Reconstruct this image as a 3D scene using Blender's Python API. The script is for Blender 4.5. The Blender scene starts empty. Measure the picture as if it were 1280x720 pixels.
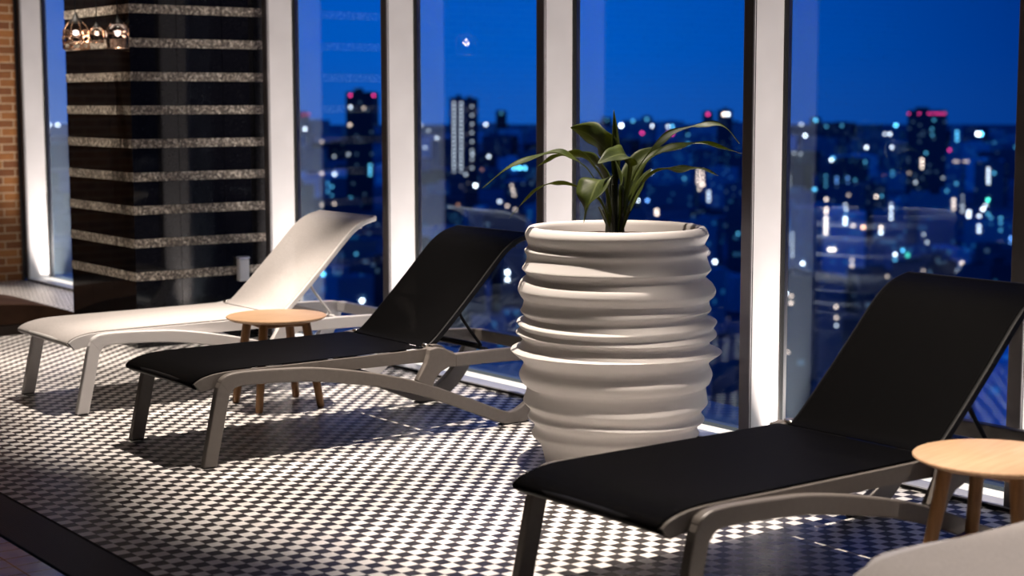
import bpy, bmesh, math, random
from mathutils import Vector, Matrix
R = math.radians
PI = math.pi
sc = bpy.context.scene
COL = sc.collection

# ------------------------------------------------------------------ camera
CAM_Z = 1.511
F_PX = 2043.8
YAW, PITCH, ROLL = 36.741, 6.481, -0.095
cd = bpy.data.cameras.new('camera')
cd.sensor_width = 36.0
cd.lens = F_PX / 1280 * 36.0
cd.clip_start = 0.05
cd.clip_end = 40000
cam = bpy.data.objects.new('camera', cd)
COL.objects.link(cam)
cam.location = (0, 0, CAM_Z)
_fw = Vector((math.sin(R(YAW)) * math.cos(R(PITCH)), math.cos(R(YAW)) * math.cos(R(PITCH)), -math.sin(R(PITCH))))
_r = Vector((math.cos(R(YAW)), -math.sin(R(YAW)), 0))
_u = _r.cross(_fw)
cr, sr = math.cos(R(ROLL)), math.sin(R(ROLL))
_r2 = _r * cr + _u * sr
_u2 = -_r * sr + _u * cr
M = Matrix((_r2, _u2, -_fw)).transposed()
cam.rotation_euler = M.to_euler()
cd.dof.use_dof = True
cd.dof.focus_distance = 6.75
cd.dof.aperture_fstop = 2.3
sc.camera = cam

# ------------------------------------------------------------------ exposure
sc.view_settings.view_transform = 'Standard'
sc.view_settings.look = 'None'
sc.view_settings.exposure = 0.0
sc.view_settings.gamma = 1.0
sc.view_settings.use_curve_mapping = False
sc.cycles.use_denoising = True
sc.cycles.max_bounces = 8
sc.cycles.transparent_max_bounces = 12
sc.cycles.sample_clamp_indirect = 6.0


# ------------------------------------------------------------------ node helpers
class NT:
    def __init__(s, tree):
        s.t = tree
        s.n = tree.nodes
        s.l = tree.links

    def add(s, typ, props=None, **ins):
        n = s.n.new(typ)
        for k, v in (props or {}).items():
            setattr(n, k, v)
        for k, v in ins.items():
            s.put(n, k, v)
        return n

    def put(s, n, k, v):
        if k.startswith('i') and k[1:].isdigit():
            sock = n.inputs[int(k[1:])]
        else:
            sock = n.inputs[k.replace('_', ' ')]
        if isinstance(v, bpy.types.NodeSocket):
            s.l.new(v, sock)
        else:
            sock.default_value = v

    def math(s, op, a, b=0.0, c=0.0, clamp=False):
        n = s.add('ShaderNodeMath', {'operation': op, 'use_clamp': clamp}, i0=a, i1=b)
        if op in ('MULTIPLY_ADD', 'SMOOTH_MIN', 'COMPARE'):
            s.put(n, 'i2', c)
        return n.outputs[0]

    def mix(s, f, a, b):
        n = s.add('ShaderNodeMix', {'data_type': 'RGBA'})
        s.put(n, 'i0', f)
        s.put(n, 'i6', a)
        s.put(n, 'i7', b)
        return n.outputs[2]

    def ramp(s, f, stops):
        n = s.add('ShaderNodeValToRGB')
        e = n.color_ramp.elements
        while len(e) < len(stops):
            e.new(0.5)
        for el, (p, c) in zip(e, stops):
            el.position = p
            el.color = c
        s.put(n, 'i0', f)
        return n.outputs[0]


def c4(r, g, b):
    return (r, g, b, 1.0)


# ------------------------------------------------------------------ world: blue dusk sky
w = bpy.data.worlds.new('dusk')
sc.world = w
w.use_nodes = True
nt = NT(w.node_tree)
nt.n.clear()
tc = nt.add('ShaderNodeTexCoord')
sep = nt.add('ShaderNodeSeparateXYZ', None, i0=tc.outputs['Generated'])
az = nt.math('ARCTAN2', sep.outputs[0], sep.outputs[1])
azf = nt.math('DIVIDE', az, R(90), clamp=True)
left = nt.ramp(sep.outputs[2], [(0.0, c4(0.006, 0.105, 0.52)), (0.03, c4(0.0, 0.105, 0.57)), (0.12, c4(0.0, 0.095, 0.58)), (0.6, c4(0.0, 0.05, 0.42))])
right = nt.ramp(sep.outputs[2], [(0.0, c4(0.0, 0.028, 0.22)), (0.03, c4(0.0, 0.022, 0.20)), (0.12, c4(0.0, 0.014, 0.15)), (0.6, c4(0.0, 0.014, 0.16))])
fz = nt.ramp(azf, [(0.44, c4(0, 0, 0)), (0.64, c4(1, 1, 1))])
skyc = nt.mix(nt.ramp(azf, [(0.66, c4(0, 0, 0)), (0.95, c4(1, 1, 1))]), nt.mix(fz, left, right), c4(0.0, 0.008, 0.06))
bg = nt.add('ShaderNodeBackground', None, Color=skyc, Strength=1.0)
out = nt.add('ShaderNodeOutputWorld', None, Surface=bg.outputs[0])

# ------------------------------------------------------------------ lamps
SPOT_W = 880.0
SPOT_X, SPOT_Z = 3.80, 3.60
SPOT_Y = [-0.9, 0.7, 2.25, 3.80, 5.38, 6.95, 8.50, 10.1, 12.3]
STRIP_W = 29.0
STRIP_RGB = (1.0, 0.88, 0.80)
WARM = (1.0, 0.86, 0.73)
FILL_W = 8.0


def light(name, kind, loc, energy, color, rot=(0, 0, 0), parent=None, **kw):
    ld = bpy.data.lights.new(name, kind)
    ld.energy = energy
    ld.color = color
    for k, v in kw.items():
        setattr(ld, k, v)
    o = bpy.data.objects.new(name, ld)
    COL.objects.link(o)
    o.location = loc
    o.rotation_euler = rot
    if parent:
        o.parent = parent
    return o


# dim overhead fill lights, added to lift the room; no lamp is known here
light('room_lamp', 'AREA', (0.6, 3.0, 3.9), FILL_W, (1.0, 0.8, 0.62), shape='RECTANGLE', size=2.5, size_y=6.0)
light('room_lamp', 'AREA', (0.3, 10.5, 3.9), FILL_W * 0.25, (1.0, 0.8, 0.62), shape='RECTANGLE', size=2.5, size_y=4.0)


# ------------------------------------------------------------------ material helpers
def new_mat(name):
    m = bpy.data.materials.new(name)
    m.use_nodes = True
    t = NT(m.node_tree)
    t.n.clear()
    o = t.add('ShaderNodeOutputMaterial')
    return m, t, o


def pbr(name, col, rough=0.5, metal=0.0, spec=0.5, noise=0.0, nscale=20.0, bump=0.0, bscale=80.0, coat=0.0):
    m, t, o = new_mat(name)
    b = t.add('ShaderNodeBsdfPrincipled', None, Roughness=rough, Metallic=metal)
    b.inputs['Specular IOR Level'].default_value = spec
    b.inputs['Coat Weight'].default_value = coat
    tcn = t.add('ShaderNodeTexCoord')
    if noise > 0:
        nz = t.add('ShaderNodeTexNoise', None, Vector=tcn.outputs['Object'], Scale=nscale, Detail=4.0)
        k1 = tuple(max(0, x * (1 - noise)) for x in col) + (1,)
        k2 = tuple(min(1, x * (1 + noise)) for x in col) + (1,)
        t.put(b, 'Base Color', t.ramp(nz.outputs[0], [(0.3, k1), (0.7, k2)]))
    else:
        b.inputs['Base Color'].default_value = tuple(col) + (1,)
    if bump > 0:
        nz2 = t.add('ShaderNodeTexNoise', None, Vector=tcn.outputs['Object'], Scale=bscale, Detail=3.0)
        bp = t.add('ShaderNodeBump', None, Strength=bump, Distance=0.002, Height=nz2.outputs[0])
        t.put(b, 'Normal', bp.outputs[0])
    t.l.new(b.outputs[0], o.inputs[0])
    return m


def emit(name, col, strength, sample=False):
    m, t, o = new_mat(name)
    e = t.add('ShaderNodeEmission', None, Color=tuple(col) + (1,), Strength=strength)
    t.l.new(e.outputs[0], o.inputs[0])
    if not sample:
        m.cycles.emission_sampling = 'NONE'
    return m


def fabric(name, col, trans, tcol, spec=0.3):
    """woven sling cloth: fine weave, a little light comes through"""
    m, t, o = new_mat(name)
    tcn = t.add('ShaderNodeTexCoord')
    wv1 = t.add('ShaderNodeTexWave', {'bands_direction': 'X'}, Vector=tcn.outputs['Object'], Scale=160.0)
    wv2 = t.add('ShaderNodeTexWave', {'bands_direction': 'Y'}, Vector=tcn.outputs['Object'], Scale=160.0)
    h = t.math('ADD', wv1.outputs[1], wv2.outputs[1])
    nz = t.add('ShaderNodeTexNoise', None, Vector=tcn.outputs['Object'], Scale=300.0, Detail=2.0)
    base = t.ramp(nz.outputs[0], [(0.3, tuple(x * 0.75 for x in col) + (1,)), (0.7, tuple(min(1, x * 1.2) for x in col) + (1,))])
    b = t.add('ShaderNodeBsdfPrincipled', None, Base_Color=base, Roughness=0.55)
    b.inputs['Specular IOR Level'].default_value = spec
    bp = t.add('ShaderNodeBump', None, Strength=0.25, Distance=0.001, Height=h)
    t.put(b, 'Normal', bp.outputs[0])
    tr = t.add('ShaderNodeBsdfTransparent', None, Color=tuple(tcol) + (1,))
    mx = t.add('ShaderNodeMixShader', None, i0=trans, i1=b.outputs[0], i2=tr.outputs[0])
    t.l.new(mx.outputs[0], o.inputs[0])
    return m


# ------------------------------------------------------------------ mesh helpers
def link_mesh(name, bm, mat, parent=None, smooth=False, loc=None, bevel=0.0, segs=2, angle=40):
    bmesh.ops.recalc_face_normals(bm, faces=bm.faces)
    me = bpy.data.meshes.new(name)
    bm.to_mesh(me)
    bm.free()
    for m in (mat if isinstance(mat, (list, tuple)) else [mat]):
        me.materials.append(m)
    o = bpy.data.objects.new(name, me)
    COL.objects.link(o)
    if parent is not None:
        o.parent = parent
    if loc is not None:
        o.location = loc
    if bevel > 0:
        md = o.modifiers.new('bevel', 'BEVEL')
        md.width = bevel
        md.segments = segs
        md.limit_method = 'ANGLE'
        md.angle_limit = R(35)
        md.harden_normals = False
    if smooth:
        for p in me.polygons:
            p.use_smooth = True
        if angle < 180:
            try:
                me.set_sharp_from_angle(angle=R(angle))
            except Exception:
                pass
    return o


def thing(name, label=None, cat=None, loc=(0, 0, 0), rz=0, group=None):
    o = bpy.data.objects.new(name, None)
    COL.objects.link(o)
    o.location = loc
    o.rotation_euler = (0, 0, rz)
    o.empty_display_size = 0.1
    tag(o, label, cat, group)
    return o


def tag(o, label=None, cat=None, group=None, kind=None):
    if label:
        o['label'] = label
    if cat:
        o['category'] = cat
    if group:
        o['group'] = group
    if kind:
        o['kind'] = kind
    return o


def struct(name, bm, mat, parent=None, **kw):
    o = link_mesh(name, bm, mat, parent, **kw)
    if parent is None:
        o['kind'] = 'structure'
    return o


def box(bm, x0, x1, y0, y1, z0, z1, mi=0):
    vs = [bm.verts.new((x, y, z)) for x in (x0, x1) for y in (y0, y1) for z in (z0, z1)]
    for f in ((0, 1, 3, 2), (4, 6, 7, 5), (0, 4, 5, 1), (2, 3, 7, 6), (0, 2, 6, 4), (1, 5, 7, 3)):
        fc = bm.faces.new([vs[i] for i in f])
        fc.material_index = mi
    return bm


def BM():
    return bmesh.new()


def prism_xz(bm, pts, y0, y1):
    """polygon in x-z pushed through y"""
    a = [bm.verts.new((x, y0, z)) for x, z in pts]
    b = [bm.verts.new((x, y1, z)) for x, z in pts]
    n = len(pts)
    bm.faces.new(a)
    bm.faces.new(list(reversed(b)))
    for i in range(n):
        j = (i + 1) % n
        bm.faces.new([a[j], a[i], b[i], b[j]])
    return bm


def catmull(P, n=6):
    P = [Vector(p) for p in P]
    out_ = []
    for i in range(len(P) - 1):
        p0 = P[i - 1] if i > 0 else P[i] * 2 - P[i + 1]
        p1, p2 = P[i], P[i + 1]
        p3 = P[i + 2] if i + 2 < len(P) else P[i + 1] * 2 - P[i]
        for k in range(n):
            t = k / n
            out_.append(0.5 * ((2 * p1) + (-p0 + p2) * t + (2 * p0 - 5 * p1 + 4 * p2 - p3) * t * t + (-p0 + 3 * p1 - 3 * p2 + p3) * t ** 3))
    out_.append(P[-1])
    return out_


def xz(pts, n=6):
    return [(p.x, p.y) for p in catmull([(a, b_, 0) for a, b_ in pts], n)]


def strip_xz(bm, centre, half, y0, y1):
    """ribbon of varying half thickness following an x-z centre line, pushed through y"""
    n = len(centre)
    rings = []
    for i, c in enumerate(centre):
        a = centre[max(0, i - 1)]
        b = centre[min(n - 1, i + 1)]
        d = Vector((b[0] - a[0], b[1] - a[1])).normalized()
        nr = Vector((-d.y, d.x))
        h = half[i] if isinstance(half, (list, tuple)) else half
        p = Vector((c[0], c[1]))
        u_, l_ = p + nr * h, p - nr * h
        rings.append([bm.verts.new((u_.x, y0, u_.y)), bm.verts.new((u_.x, y1, u_.y)), bm.verts.new((l_.x, y1, l_.y)), bm.verts.new((l_.x, y0, l_.y))])
    for a, b in zip(rings[:-1], rings[1:]):
        for k in range(4):
            j = (k + 1) % 4
            bm.faces.new([a[k], a[j], b[j], b[k]])
    bm.faces.new(rings[0])
    bm.faces.new(list(reversed(rings[-1])))
    return bm


def tube(bm, pts, rad, seg=10, caps=True):
    pts = [Vector(p) for p in pts]
    n = len(pts)
    rings = []
    up = None
    for i, p in enumerate(pts):
        d = (pts[min(n - 1, i + 1)] - pts[max(0, i - 1)]).normalized()
        if up is None:
            up = Vector((0, 0, 1)) if abs(d.z) < 0.9 else Vector((1, 0, 0))
        s_ = d.cross(up).normalized()
        up = s_.cross(d).normalized()
        r_ = rad[i] if isinstance(rad, (list, tuple)) else rad
        rings.append([bm.verts.new(p + (s_ * math.cos(2 * PI * k / seg) + up * math.sin(2 * PI * k / seg)) * r_) for k in range(seg)])
    for a, b in zip(rings[:-1], rings[1:]):
        for k in range(seg):
            j = (k + 1) % seg
            bm.faces.new([a[k], a[j], b[j], b[k]])
    if caps:
        bm.faces.new(list(reversed(rings[0])))
        bm.faces.new(rings[-1])
    return bm


def lathe(bm, prof, seg=48, centre=(0, 0, 0), wob=None, cap=True):
    """prof: list of (r, z); wob(theta, i) -> (dr, dz)"""
    cx, cy, cz = centre
    rings = []
    for i, (r_, z_) in enumerate(prof):
        ring = []
        for k in range(seg):
            th = 2 * PI * k / seg
            dr, dz = wob(th, i, r_, z_) if wob else (0, 0)
            ring.append(bm.verts.new((cx + (r_ + dr) * math.cos(th), cy + (r_ + dr) * math.sin(th), cz + z_ + dz)))
        rings.append(ring)
    for a, b in zip(rings[:-1], rings[1:]):
        for k in range(seg):
            j = (k + 1) % seg
            bm.faces.new([a[k], a[j], b[j], b[k]])
    if cap:
        bm.faces.new(list(reversed(rings[0])))
        bm.faces.new(rings[-1])
    return bm


def copy_tree(o, parent=None):
    c = o.copy()
    COL.objects.link(c)
    c.parent = parent
    for ch in list(o.children):
        copy_tree(ch, c)
    return c


def ray_dir(px, py):
    return _fw * F_PX + _r2 * (px - 640) - _u2 * (py - 360)


CAMP = Vector((0, 0, CAM_Z))


# ================================================================== STRUCTURE
TILE = 0.05
GX = 5.20          # glass plane
FX0 = 5.00         # front of sill and of the fins
Y0R, Y1R = -4.0, 13.68
EDGE = 2.142       # floor edge by the pool grate

# ---- floor: black and white mosaic
m_floor, t, o_ = new_mat('mosaic_floor')
tcn = t.add('ShaderNodeTexCoord')
mp = t.add('ShaderNodeMapping', None, Vector=tcn.outputs['Object'])
mp.inputs['Location'].default_value = (-EDGE / TILE + 400, -6.14 / TILE + 400, 0.5)
mp.inputs['Scale'].default_value = (1 / TILE, 1 / TILE, 0.0)
ck = t.add('ShaderNodeTexChecker', None, Vector=mp.outputs[0], Color1=c4(0.0, 0.0, 0.0), Color2=c4(1, 1, 1), Scale=1.0)
fl_ = t.add('ShaderNodeVectorMath', {'operation': 'FLOOR'}, i0=mp.outputs[0])
wn = t.add('ShaderNodeTexWhiteNoise', {'noise_dimensions': '2D'}, Vector=fl_.outputs[0])
white = t.mix(wn.outputs[0], c4(0.76, 0.73, 0.71), c4(0.88, 0.86, 0.84))
black = t.mix(wn.outputs[0], c4(0.022, 0.020, 0.022), c4(0.040, 0.036, 0.038))
FLOOR_MIX = t.mix(ck.outputs[1], black, white)
fr = t.add('ShaderNodeVectorMath', {'operation': 'FRACTION'}, i0=mp.outputs[0])
fs = t.add('ShaderNodeSeparateXYZ', None, i0=fr.outputs[0])
ex = t.math('ABSOLUTE', t.math('SUBTRACT', fs.outputs[0], 0.5))
ey = t.math('ABSOLUTE', t.math('SUBTRACT', fs.outputs[1], 0.5))
grout = t.math('GREATER_THAN', t.math('MAXIMUM', ex, ey), 0.484)
colr = t.mix(grout, FLOOR_MIX, c4(0.16, 0.15, 0.15))
nz = t.add('ShaderNodeTexNoise', None, Vector=tcn.outputs['Object'], Scale=3.0, Detail=3.0)
rg = t.math('MULTIPLY_ADD', nz.outputs[0], 0.25, 0.28)
b = t.add('ShaderNodeBsdfPrincipled', None, Base_Color=colr, Roughness=rg)
b.inputs['Specular IOR Level'].default_value = 0.35
hh = t.math('SUBTRACT', 1.0, t.math('MULTIPLY', grout, 1.0))
bp = t.add('ShaderNodeBump', None, Strength=0.5, Distance=0.001, Height=hh)
t.put(b, 'Normal', bp.outputs[0])
t.l.new(b.outputs[0], o_.inputs[0])

bm = box(BM(), EDGE, 5.6, Y0R, Y1R + 0.3, -0.30, 0.0)
struct('floor', bm, m_floor)

# ---- pool surround: dark grating channel, glazed coping, water
m_grate, t, o_ = new_mat('pool_grating')
tcn = t.add('ShaderNodeTexCoord')
mp = t.add('ShaderNodeMapping', None, Vector=tcn.outputs['Object'])
mp.inputs['Scale'].default_value = (90, 90, 0)
fr = t.add('ShaderNodeVectorMath', {'operation': 'FRACTION'}, i0=mp.outputs[0])
fs = t.add('ShaderNodeSeparateXYZ', None, i0=fr.outputs[0])
hole = t.math('MULTIPLY', t.math('GREATER_THAN', fs.outputs[0], 0.4), t.math('GREATER_THAN', fs.outputs[1], 0.4))
colr = t.mix(hole, c4(0.022, 0.030, 0.055), c4(0.004, 0.005, 0.009))
b = t.add('ShaderNodeBsdfPrincipled', None, Base_Color=colr, Roughness=0.45)
b.inputs['Specular IOR Level'].default_value = 0.12
bp = t.add('ShaderNodeBump', None, Strength=0.6, Distance=0.002, Height=t.math('SUBTRACT', 1.0, hole))
t.put(b, 'Normal', bp.outputs[0])
t.l.new(b.outputs[0], o_.inputs[0])
g = link_mesh('drain_grate', box(BM(), 1.925, EDGE - 0.006, Y0R, Y1R, -0.06, -0.002), m_grate, bevel=0.003)
tag(g, 'dark perforated drain grate running between the mosaic floor and the pool', 'drain grate')

m_cope, t, o_ = new_mat('pool_tiles')
tcn = t.add('ShaderNodeTexCoord')
mp = t.add('ShaderNodeMapping', None, Vector=tcn.outputs['Object'])
mp.inputs['Scale'].default_value = (1 / 0.10, 1 / 0.10, 0)
mp.inputs['Location'].default_value = (0.75, 0.1, 0.5)
fr = t.add('ShaderNodeVectorMath', {'operation': 'FRACTION'}, i0=mp.outputs[0])
fs = t.add('ShaderNodeSeparateXYZ', None, i0=fr.outputs[0])
ex = t.math('ABSOLUTE', t.math('SUBTRACT', fs.outputs[0], 0.5))
ey = t.math('ABSOLUTE', t.math('SUBTRACT', fs.outputs[1], 0.5))
gr = t.math('GREATER_THAN', t.math('MAXIMUM', ex, ey), 0.472)
nz = t.add('ShaderNodeTexNoise', None, Vector=tcn.outputs['Object'], Scale=9.0, Detail=3.0)
ca = t.ramp(nz.outputs[0], [(0.3, c4(0.20, 0.30, 0.95)), (0.7, c4(0.34, 0.45, 1.0))])  # light blue glaze, with the pool's blue light put into the colour
colr = t.mix(gr, ca, c4(0.01, 0.012, 0.03))
b = t.add('ShaderNodeBsdfPrincipled', None, Base_Color=colr, Roughness=0.15)
t.l.new(b.outputs[0], o_.inputs[0])
struct('pool_coping', box(BM(), 1.72, 1.921, Y0R, Y1R, -0.30, -0.006), m_cope, bevel=0.004)
m_cope2 = pbr('pool_wall_tile', (0.02, 0.10, 0.34), 0.15)
struct('pool_wall', box(BM(), 1.62, 1.716, Y0R, Y1R, -1.2, -0.05), m_cope2)
m_water, t, o_ = new_mat('pool_water')
b = t.add('ShaderNodeBsdfPrincipled', None, Base_Color=c4(0.0, 0.02, 0.07), Roughness=0.04)
tcn = t.add('ShaderNodeTexCoord')
nz = t.add('ShaderNodeTexNoise', None, Vector=tcn.outputs['Object'], Scale=5.0, Detail=2.0)
bp = t.add('ShaderNodeBump', None, Strength=0.3, Distance=0.02, Height=nz.outputs[0])
t.put(b, 'Normal', bp.outputs[0])
t.l.new(b.outputs[0], o_.inputs[0])
wt = struct('pool_water', box(BM(), -5.98, 1.615, Y0R, Y1R, -0.5, -0.12), m_water)

# ---- ceiling and dark walls of the room
m_ceil = pbr('dark_ceiling', (0.035, 0.032, 0.03), 0.8, noise=0.2)
struct('ceiling', box(BM(), -6.2, 5.6, Y0R - 0.2, Y1R + 0.3, 4.0, 4.2), m_ceil)
m_wall = pbr('dark_wall', (0.05, 0.043, 0.038), 0.8, noise=0.3, nscale=3)
struct('wall_left', box(BM(), -6.2, -6.0, Y0R - 0.2, Y1R + 0.3, -0.5, 4.0), m_wall)
struct('wall_back', box(BM(), -6.0, 5.6, Y0R - 0.2, Y0R, -0.5, 4.0), m_wall)

# ---- far wall: reddish brick
m_brick, t, o_ = new_mat('brickwork')
tcn = t.add('ShaderNodeTexCoord')
sp = t.add('ShaderNodeSeparateXYZ', None, i0=tcn.outputs['Object'])
cb = t.add('ShaderNodeCombineXYZ', None, i0=sp.outputs[0], i1=sp.outputs[2])
br = t.add('ShaderNodeTexBrick', {'offset': 0.5}, Vector=cb.outputs[0], Scale=1.0, Color1=c4(0.50, 0.20, 0.05), Color2=c4(0.22, 0.075, 0.022), Mortar=c4(0.78, 0.58, 0.36))
br.inputs['Mortar Size'].default_value = 0.006
br.inputs['Mortar Smooth'].default_value = 0.3
br.inputs['Brick Width'].default_value = 0.215
br.inputs['Row Height'].default_value = 0.0685
nz = t.add('ShaderNodeTexNoise', None, Vector=tcn.outputs['Object'], Scale=30.0, Detail=5.0)
colr = t.mix(t.math('MULTIPLY', nz.outputs[0], 0.5), br.outputs[0], c4(0.14, 0.05, 0.025))
b = t.add('ShaderNodeBsdfPrincipled', None, Base_Color=colr, Roughness=0.85)
hgt = t.math('SUBTRACT', t.math('MULTIPLY', nz.outputs[0], 0.4), br.outputs[1])
bp = t.add('ShaderNodeBump', None, Strength=0.8, Distance=0.01, Height=hgt)
t.put(b, 'Normal', bp.outputs[0])
t.l.new(b.outputs[0], o_.inputs[0])
struct('wall_far', box(BM(), -6.0, 4.975, Y1R, Y1R + 0.25, -0.5, 4.0), m_brick)
m_darkmetal = pbr('dark_anodised', (0.05, 0.045, 0.045), 0.35, metal=0.6)
struct('trim_4', box(BM(), 4.975, 4.998, Y1R - 0.02, Y1R + 0.25, 0.0, 4.0), m_darkmetal)

# ---- curtain wall: sill, fins and panes
m_fin, t, o_ = new_mat('painted_metal_fin')
tcn = t.add('ShaderNodeTexCoord')
nz = t.add('ShaderNodeTexNoise', None, Vector=tcn.outputs['Object'], Scale=4.0, Detail=2.0)
colr = t.ramp(nz.outputs[0], [(0.3, c4(0.70, 0.68, 0.68)), (0.7, c4(0.78, 0.76, 0.76))])
b = t.add('ShaderNodeBsdfPrincipled', None, Base_Color=colr, Roughness=0.45)
t.l.new(b.outputs[0], o_.inputs[0])
m_edge = pbr('fin_front_edge', (0.13, 0.12, 0.125), 0.4, metal=0.3)
m_gasket = pbr('black_gasket', (0.01, 0.01, 0.01), 0.6)
m_sill = pbr('sill_metal', (0.62, 0.63, 0.68), 0.4, metal=0.1)
m_strip = emit('light_trough_cover', (1.0, 0.93, 0.86), 1.25)

m_glass, t, o_ = new_mat('window_glass')
geo = t.add('ShaderNodeNewGeometry')
dt = t.add('ShaderNodeVectorMath', {'operation': 'DOT_PRODUCT'}, i0=geo.outputs['Incoming'], i1=geo.outputs['Normal'])
cth = t.math('SUBTRACT', 1.0, t.math('ABSOLUTE', dt.outputs['Value']))
f2 = t.math('MULTIPLY_ADD', t.math('POWER', cth, 5.0), 1.6, 0.075, clamp=True)
tr = t.add('ShaderNodeBsdfTransparent', None, Color=c4(0.93, 0.96, 0.97))
gl = t.add('ShaderNodeBsdfGlossy', None, Color=c4(0.62, 0.82, 1.0), Roughness=0.0)
mx = t.add('ShaderNodeMixShader', None, i0=f2, i1=tr.outputs[0], i2=gl.outputs[0])
t.l.new(mx.outputs[0], o_.inputs[0])

# sill: dark recess, pale flat top, lit trough cover against the glass
struct('trim_1', box(BM(), FX0 + 0.012, FX0 + 0.05, Y0R, Y1R, 0.0, 0.016), m_gasket)
struct('trim_2', box(BM(), FX0, 5.098, Y0R, Y1R, 0.016, 0.022), m_sill)
struct('trim_3', box(BM(), FX0, 5.6, Y0R, Y1R, 3.7, 4.0), m_darkmetal)
struct('trim_5', box(BM(), GX + 0.02, 5.6, Y0R, Y1R, 0.0, 0.03), m_darkmetal)

FIN_Y = [-2.18, -0.74, 0.70, 2.14, 3.60, 4.985, 6.432, 7.875, 9.28, 10.73, 12.17, 13.60]
fin_faces = FIN_Y
for i, y in enumerate(FIN_Y):
    y_prev = FIN_Y[i - 1] + 0.06 if i > 0 else Y0R
    wdw = thing('window_%d' % (i + 1), loc=(GX, 0.5 * (y + y_prev), 0))
    wdw['kind'] = 'structure'
    hw = 0.5 * (y - y_prev)
    pane = link_mesh('pane', box(BM(), 0.0, 0.0001, -hw, hw, 0.0, 3.7), m_glass, wdw)
    # single sheet of glass (one surface)
    me = pane.data
    bmx = BM()
    vs = [bmx.verts.new(p) for p in ((0, -hw, 0.0), (0, hw, 0.0), (0, hw, 3.7), (0, -hw, 3.7))]
    bmx.faces.new(vs)
    bmx.to_mesh(me)
    bmx.free()
    # white fin with its dark room-side edge, standing on the far side of this pane
    fb = BM()
    box(fb, FX0 + 0.006 - GX, 0.03, hw, hw + 0.055, 0.022, 3.7)
    link_mesh('fin', fb, m_fin, wdw)
    link_mesh('fin_edge', box(BM(), FX0 - 0.004 - GX, FX0 + 0.005 - GX, hw - 0.001, hw + 0.057, 0.022, 3.7), m_edge, wdw, bevel=0.002)
    link_mesh('fin_groove', box(BM(), FX0 + 0.010 - GX, FX0 + 0.014 - GX, hw - 0.0012, hw + 0.001, 0.022, 3.7), m_gasket, wdw)
    link_mesh('gasket', box(BM(), -0.020, -0.002, hw - 0.012, hw + 0.001, 0.022, 3.7), m_gasket, wdw)
    # lit trough at the foot of the pane, shining up the fin
    tl = link_mesh('trough_light', box(BM(), 5.100 - GX, -0.004, -hw, hw, 0.0, 0.020), m_strip, wdw)
    light('trough_lamp', 'AREA', (5.150 - GX, 0, 0.026), STRIP_W, STRIP_RGB, (PI, 0, 0), wdw, shape='RECTANGLE', size=0.085, size_y=2 * hw - 0.02, spread=R(75))

# ---- spot lamps recessed in the ceiling
m_lamp_housing = pbr('lamp_housing', (0.02, 0.02, 0.02), 0.4)
for i, y in enumerate(SPOT_Y):
    sp_ = thing('spot_lamp', 'black ceiling spotlight above the mosaic, number %s counted from the brick wall' % ['nine', 'eight', 'seven', 'six', 'five', 'four', 'three', 'two', 'one'][i], 'lamp', (SPOT_X, y, SPOT_Z), 0, 'ceiling spotlights along the windows')
    h_ = lathe(BM(), [(0.05, 0.0), (0.055, 0.0), (0.055, 0.14), (0.02, 0.16), (0.02, 0.40), (0.015, 0.40), (0.015, 0.16), (0.05, 0.13)], 20, cap=False)
    link_mesh('housing', h_, m_lamp_housing, sp_, smooth=True)
    light('bulb', 'SPOT', (0, 0, 0.02), SPOT_W * (1.0 if 3 < y < 8 else 0.72 if y > 8 else 0.4), WARM, (0, 0, 0), sp_, spot_size=R(46), spot_blend=0.6, shadow_soft_size=0.035)

# ================================================================== COLUMN
m_granite, t, o_ = new_mat('polished_black_granite')
tcn = t.add('ShaderNodeTexCoord')
nz = t.add('ShaderNodeTexNoise', None, Vector=tcn.outputs['Object'], Scale=120.0, Detail=3.0)
colr = t.ramp(nz.outputs[0], [(0.4, c4(0.003, 0.003, 0.004)), (0.75, c4(0.012, 0.012, 0.014))])
b = t.add('ShaderNodeBsdfPrincipled', None, Base_Color=colr, Roughness=0.05)
b.inputs['Specular IOR Level'].default_value = 0.32
t.l.new(b.outputs[0], o_.inputs[0])
m_band, t, o_ = new_mat('rough_stone_mosaic')
tcn = t.add('ShaderNodeTexCoord')
vo = t.add('ShaderNodeTexVoronoi', None, Vector=tcn.outputs['Object'], Scale=70.0)
nz = t.add('ShaderNodeTexNoise', None, Vector=tcn.outputs['Object'], Scale=55.0, Detail=5.0, Roughness=0.8)
v1 = t.ramp(vo.outputs['Color'], [(0.2, c4(0.16, 0.135, 0.11)), (0.5, c4(0.50, 0.43, 0.35)), (0.85, c4(0.90, 0.82, 0.70))])
colr = t.mix(t.ramp(nz.outputs[0], [(0.42, c4(1, 1, 1)), (0.60, c4(0, 0, 0))]), v1, c4(0.06, 0.05, 0.045))
b = t.add('ShaderNodeBsdfPrincipled', None, Base_Color=colr, Roughness=0.45)
bp = t.add('ShaderNodeBump', None, Strength=1.0, Distance=0.006, Height=nz.outputs[0])
t.put(b, 'Normal', bp.outputs[0])
t.l.new(b.outputs[0], o_.inputs[0])
m_joint = pbr('dark_joint', (0.002, 0.002, 0.002), 0.8)

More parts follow.
